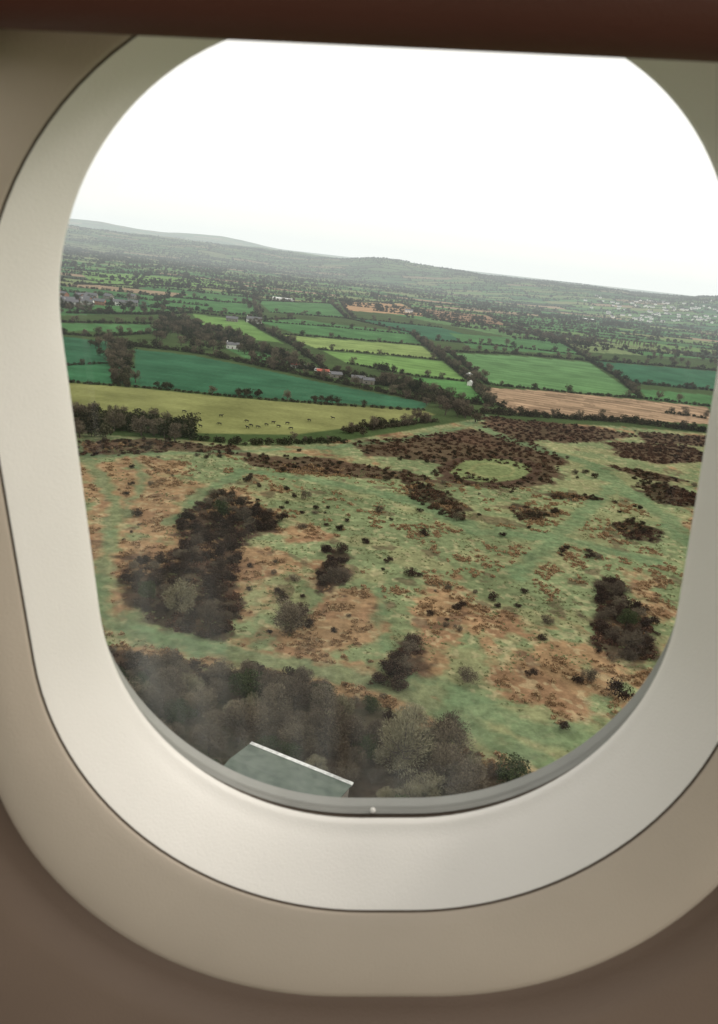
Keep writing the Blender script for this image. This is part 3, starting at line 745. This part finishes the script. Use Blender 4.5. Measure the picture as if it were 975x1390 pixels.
def window(off):
    e=bpy.data.objects.new("aircraft_window",None); sc.collection.objects.link(e); e.matrix_world=WALL@Matrix.Translation((off,0,0))
    loft("gasket",[(-.066,.168,.209,-.2165,.136,.150),(-.060,.1685,.2095,-.2175,.136,.151),(-.057,.1685,.2095,-.2178,.136,.151),(-.0555,.1685,.2095,-.2168,.136,.151),(-.053,.167,.208,-.2172,.135,.150),(-.0525,.165,.206,-.2182,.134,.149),(-.0505,.161,.203,-.2182,.131,.146),(-.0475,.1575,.2005,-.2160,.128,.142)],[M_gask,M_blk],[0,0,0,0,1,1,0],e)
    pr=[(-.0475,.1570,.2002,-.2155,.127,.141),(-.0445,.1562,.2000,-.2158,.126,.141),(-.0425,.1558,.1997,-.2166,.1255,.141),(-.0412,.1560,.1998,-.218,.1255,.1415)]
    A=np.array([.1560,.1998,-.218,.1255,.1415]); B=np.array([.1735,.203,-.2375,.150,.161])
    for t in np.linspace(.12,.94,9):
        q=A+(B-A)*t; c=-.0412+.0412*(t**.85); pr.append((c,*q))
    pr.append((-.0008,*(A+(B-A)*.985))); pr.append((-.0020,*B))
    loft("bezel",pr,[M_bezel],[0]*(len(pr)-1),e,sharp=50)
    k1=np.array([1,1,-1,.8,.8])
    B2=B+.0006*k1
    C=np.array([.199,.236,-.2875,.172,.172])
    pr=[(-.0020,*B),(-.003,*(B+.0001*k1)),(-.003,*B2),(.0002,*B2),(.0016,*(B2+.0012*k1))]
    mi=[0,0,0,1]
    S=B2+.0012*k1
    for t in np.linspace(.1,1,10):
        pr.append((.0016+.012*math.sin(t*math.pi*.66),*(S+(C-S)*t))); mi.append(1)
    cl=pr[-1][0]
    pr+=[(cl-.004,*(C+.0025*k1)),(cl-.012,*(C+.006*k1)),(cl-.017,*(C+.010*k1)),(cl-.016,*(C+.0125*k1)),(cl-.006,*(C+.016*k1)),(cl+.004,*(C+.022*k1))]; mi+=[1,1,2,2,3,3]  # groove floor coloured dark to give the crease its soft shadow
    pr+=[(cl+.009,*(C+.030*k1)),(cl+.015,.250,.31,-.36,.17,.17),(cl+.016,.262,.42,-.46,.06,.06),(cl+.016,.265,.5,-.5,.002,.002)]; mi+=[3,3,3,3]
    loft("reveal",pr,[M_joint,M_ring,M_blk,M_wall],mi,e,sharp=60)
    P=contour(.1683,.2093,-.2173,.136,.151); me=bpy.data.meshes.new("pane"); me.from_pydata([(a,b_,-.0598) for a,b_ in P],[],[tuple(range(len(P)))]); me.materials.append(mp)
    o=bpy.data.objects.new("pane",me); sc.collection.objects.link(o); o.parent=e
    bpy.ops.mesh.primitive_uv_sphere_add(segments=16,ring_count=8,radius=.0017,location=(0,0,0)); o=bpy.context.object; o.name="breather_peg"; o.data.materials.append(M_bezel); o.parent=e; o.location=(.0085,-.2160,-.0545)
    return e
for off in(0,.53,-.53): window(off)
def slab(name,x0,x1,y0,y1,z0,z1,mat,bev=.012,rot=0):
    V=[];Fc=[]; boxv(x0,x1,y0,y1,z0,z1,V,Fc); o=obj(name,V,Fc,mat)
    md=o.modifiers.new("bev",'BEVEL'); md.width=bev; md.segments=4
    o.matrix_world=WALL@Matrix.Rotation(rot,4,'Z'); 
    for p in o.data.polygons: p.use_smooth=True
    return o
slab("cabin_wall_panel",-.8,.83,-1.3,-.502,.0,.03,M_wall)
slab("cabin_wall_panel",-.8,.83,.502,1.0,.0,.03,M_wall)
slab("window_shade_housing",-.8,.83,.171,.50,.030,.060,M_brown,.014,math.radians(-2.3))
slab("added_overhead_shade",-1.2,1.2,.62,1.0,.05,.75,M_ring,.03)  # unseen slab added overhead to dim light on the upper wall
slab("added_side_shade",-.72,-.58,-.9,.38,.06,.56,M_sideshade,.05)  # unseen slab added at the left to darken that side of the wall
slab("added_floor_bounce",-3,3,-1.36,-1.31,-.02,3.2,M_carpet,.005)  # unseen slab added below to block green ground light and warm the bounce

# ------------------------------------------------------------------ haze
V=[];Fc=[]; boxv(-14000,14000,400,15000,-60,420,V,Fc)
mh,nt,b=newmat("haze_volume"); nt.nodes.remove(b); out=nt.nodes["Material Output"]
ab=N(nt,"ShaderNodeVolumeAbsorption"); ab.inputs[0].default_value=(0,0,0,1); SG=1/10500.; ab.inputs[1].default_value=SG
em=N(nt,"ShaderNodeEmission"); em.inputs[0].default_value=(.93,1.0,.985,1); em.inputs[1].default_value=SG*.97
ad=N(nt,"ShaderNodeAddShader"); nt.links.new(ab.outputs[0],ad.inputs[0]); nt.links.new(em.outputs[0],ad.inputs[1]); nt.links.new(ad.outputs[0],out.inputs["Volume"])
obj("haze",V,Fc,mh)

# ------------------------------------------------------------------ light
w=bpy.data.worlds.new("World"); sc.world=w; w.use_nodes=True; nt=w.node_tree; bg=nt.nodes["Background"]
sk=N(nt,"ShaderNodeTexSky",sky_type='NISHITA'); sk.sun_disc=False; sk.sun_elevation=math.radians(32); sk.sun_rotation=math.radians(60); sk.dust_density=4
mx=N(nt,"ShaderNodeMix",data_type='RGBA'); mx.inputs[0].default_value=.8
nt.links.new(sk.outputs[0],mx.inputs[6]); mx.inputs[7].default_value=(12.8,12.4,11.4,1)
nt.links.new(mx.outputs[2],bg.inputs[0]); bg.inputs[1].default_value=.11
sl=bpy.data.lights.new("sun",'SUN'); sl.energy=1.3; sl.angle=math.radians(11); sl.color=(1,.95,.86)
so=bpy.data.objects.new("sun",sl); sc.collection.objects.link(so)
el,azs=math.radians(32),math.radians(60)
dv=Vector((math.sin(azs)*math.cos(el),math.cos(azs)*math.cos(el),math.sin(el)))
so.rotation_euler=dv.to_track_quat('Z','Y').to_euler(); so.location=(0,0,300)
print("done",time.time()-T0)
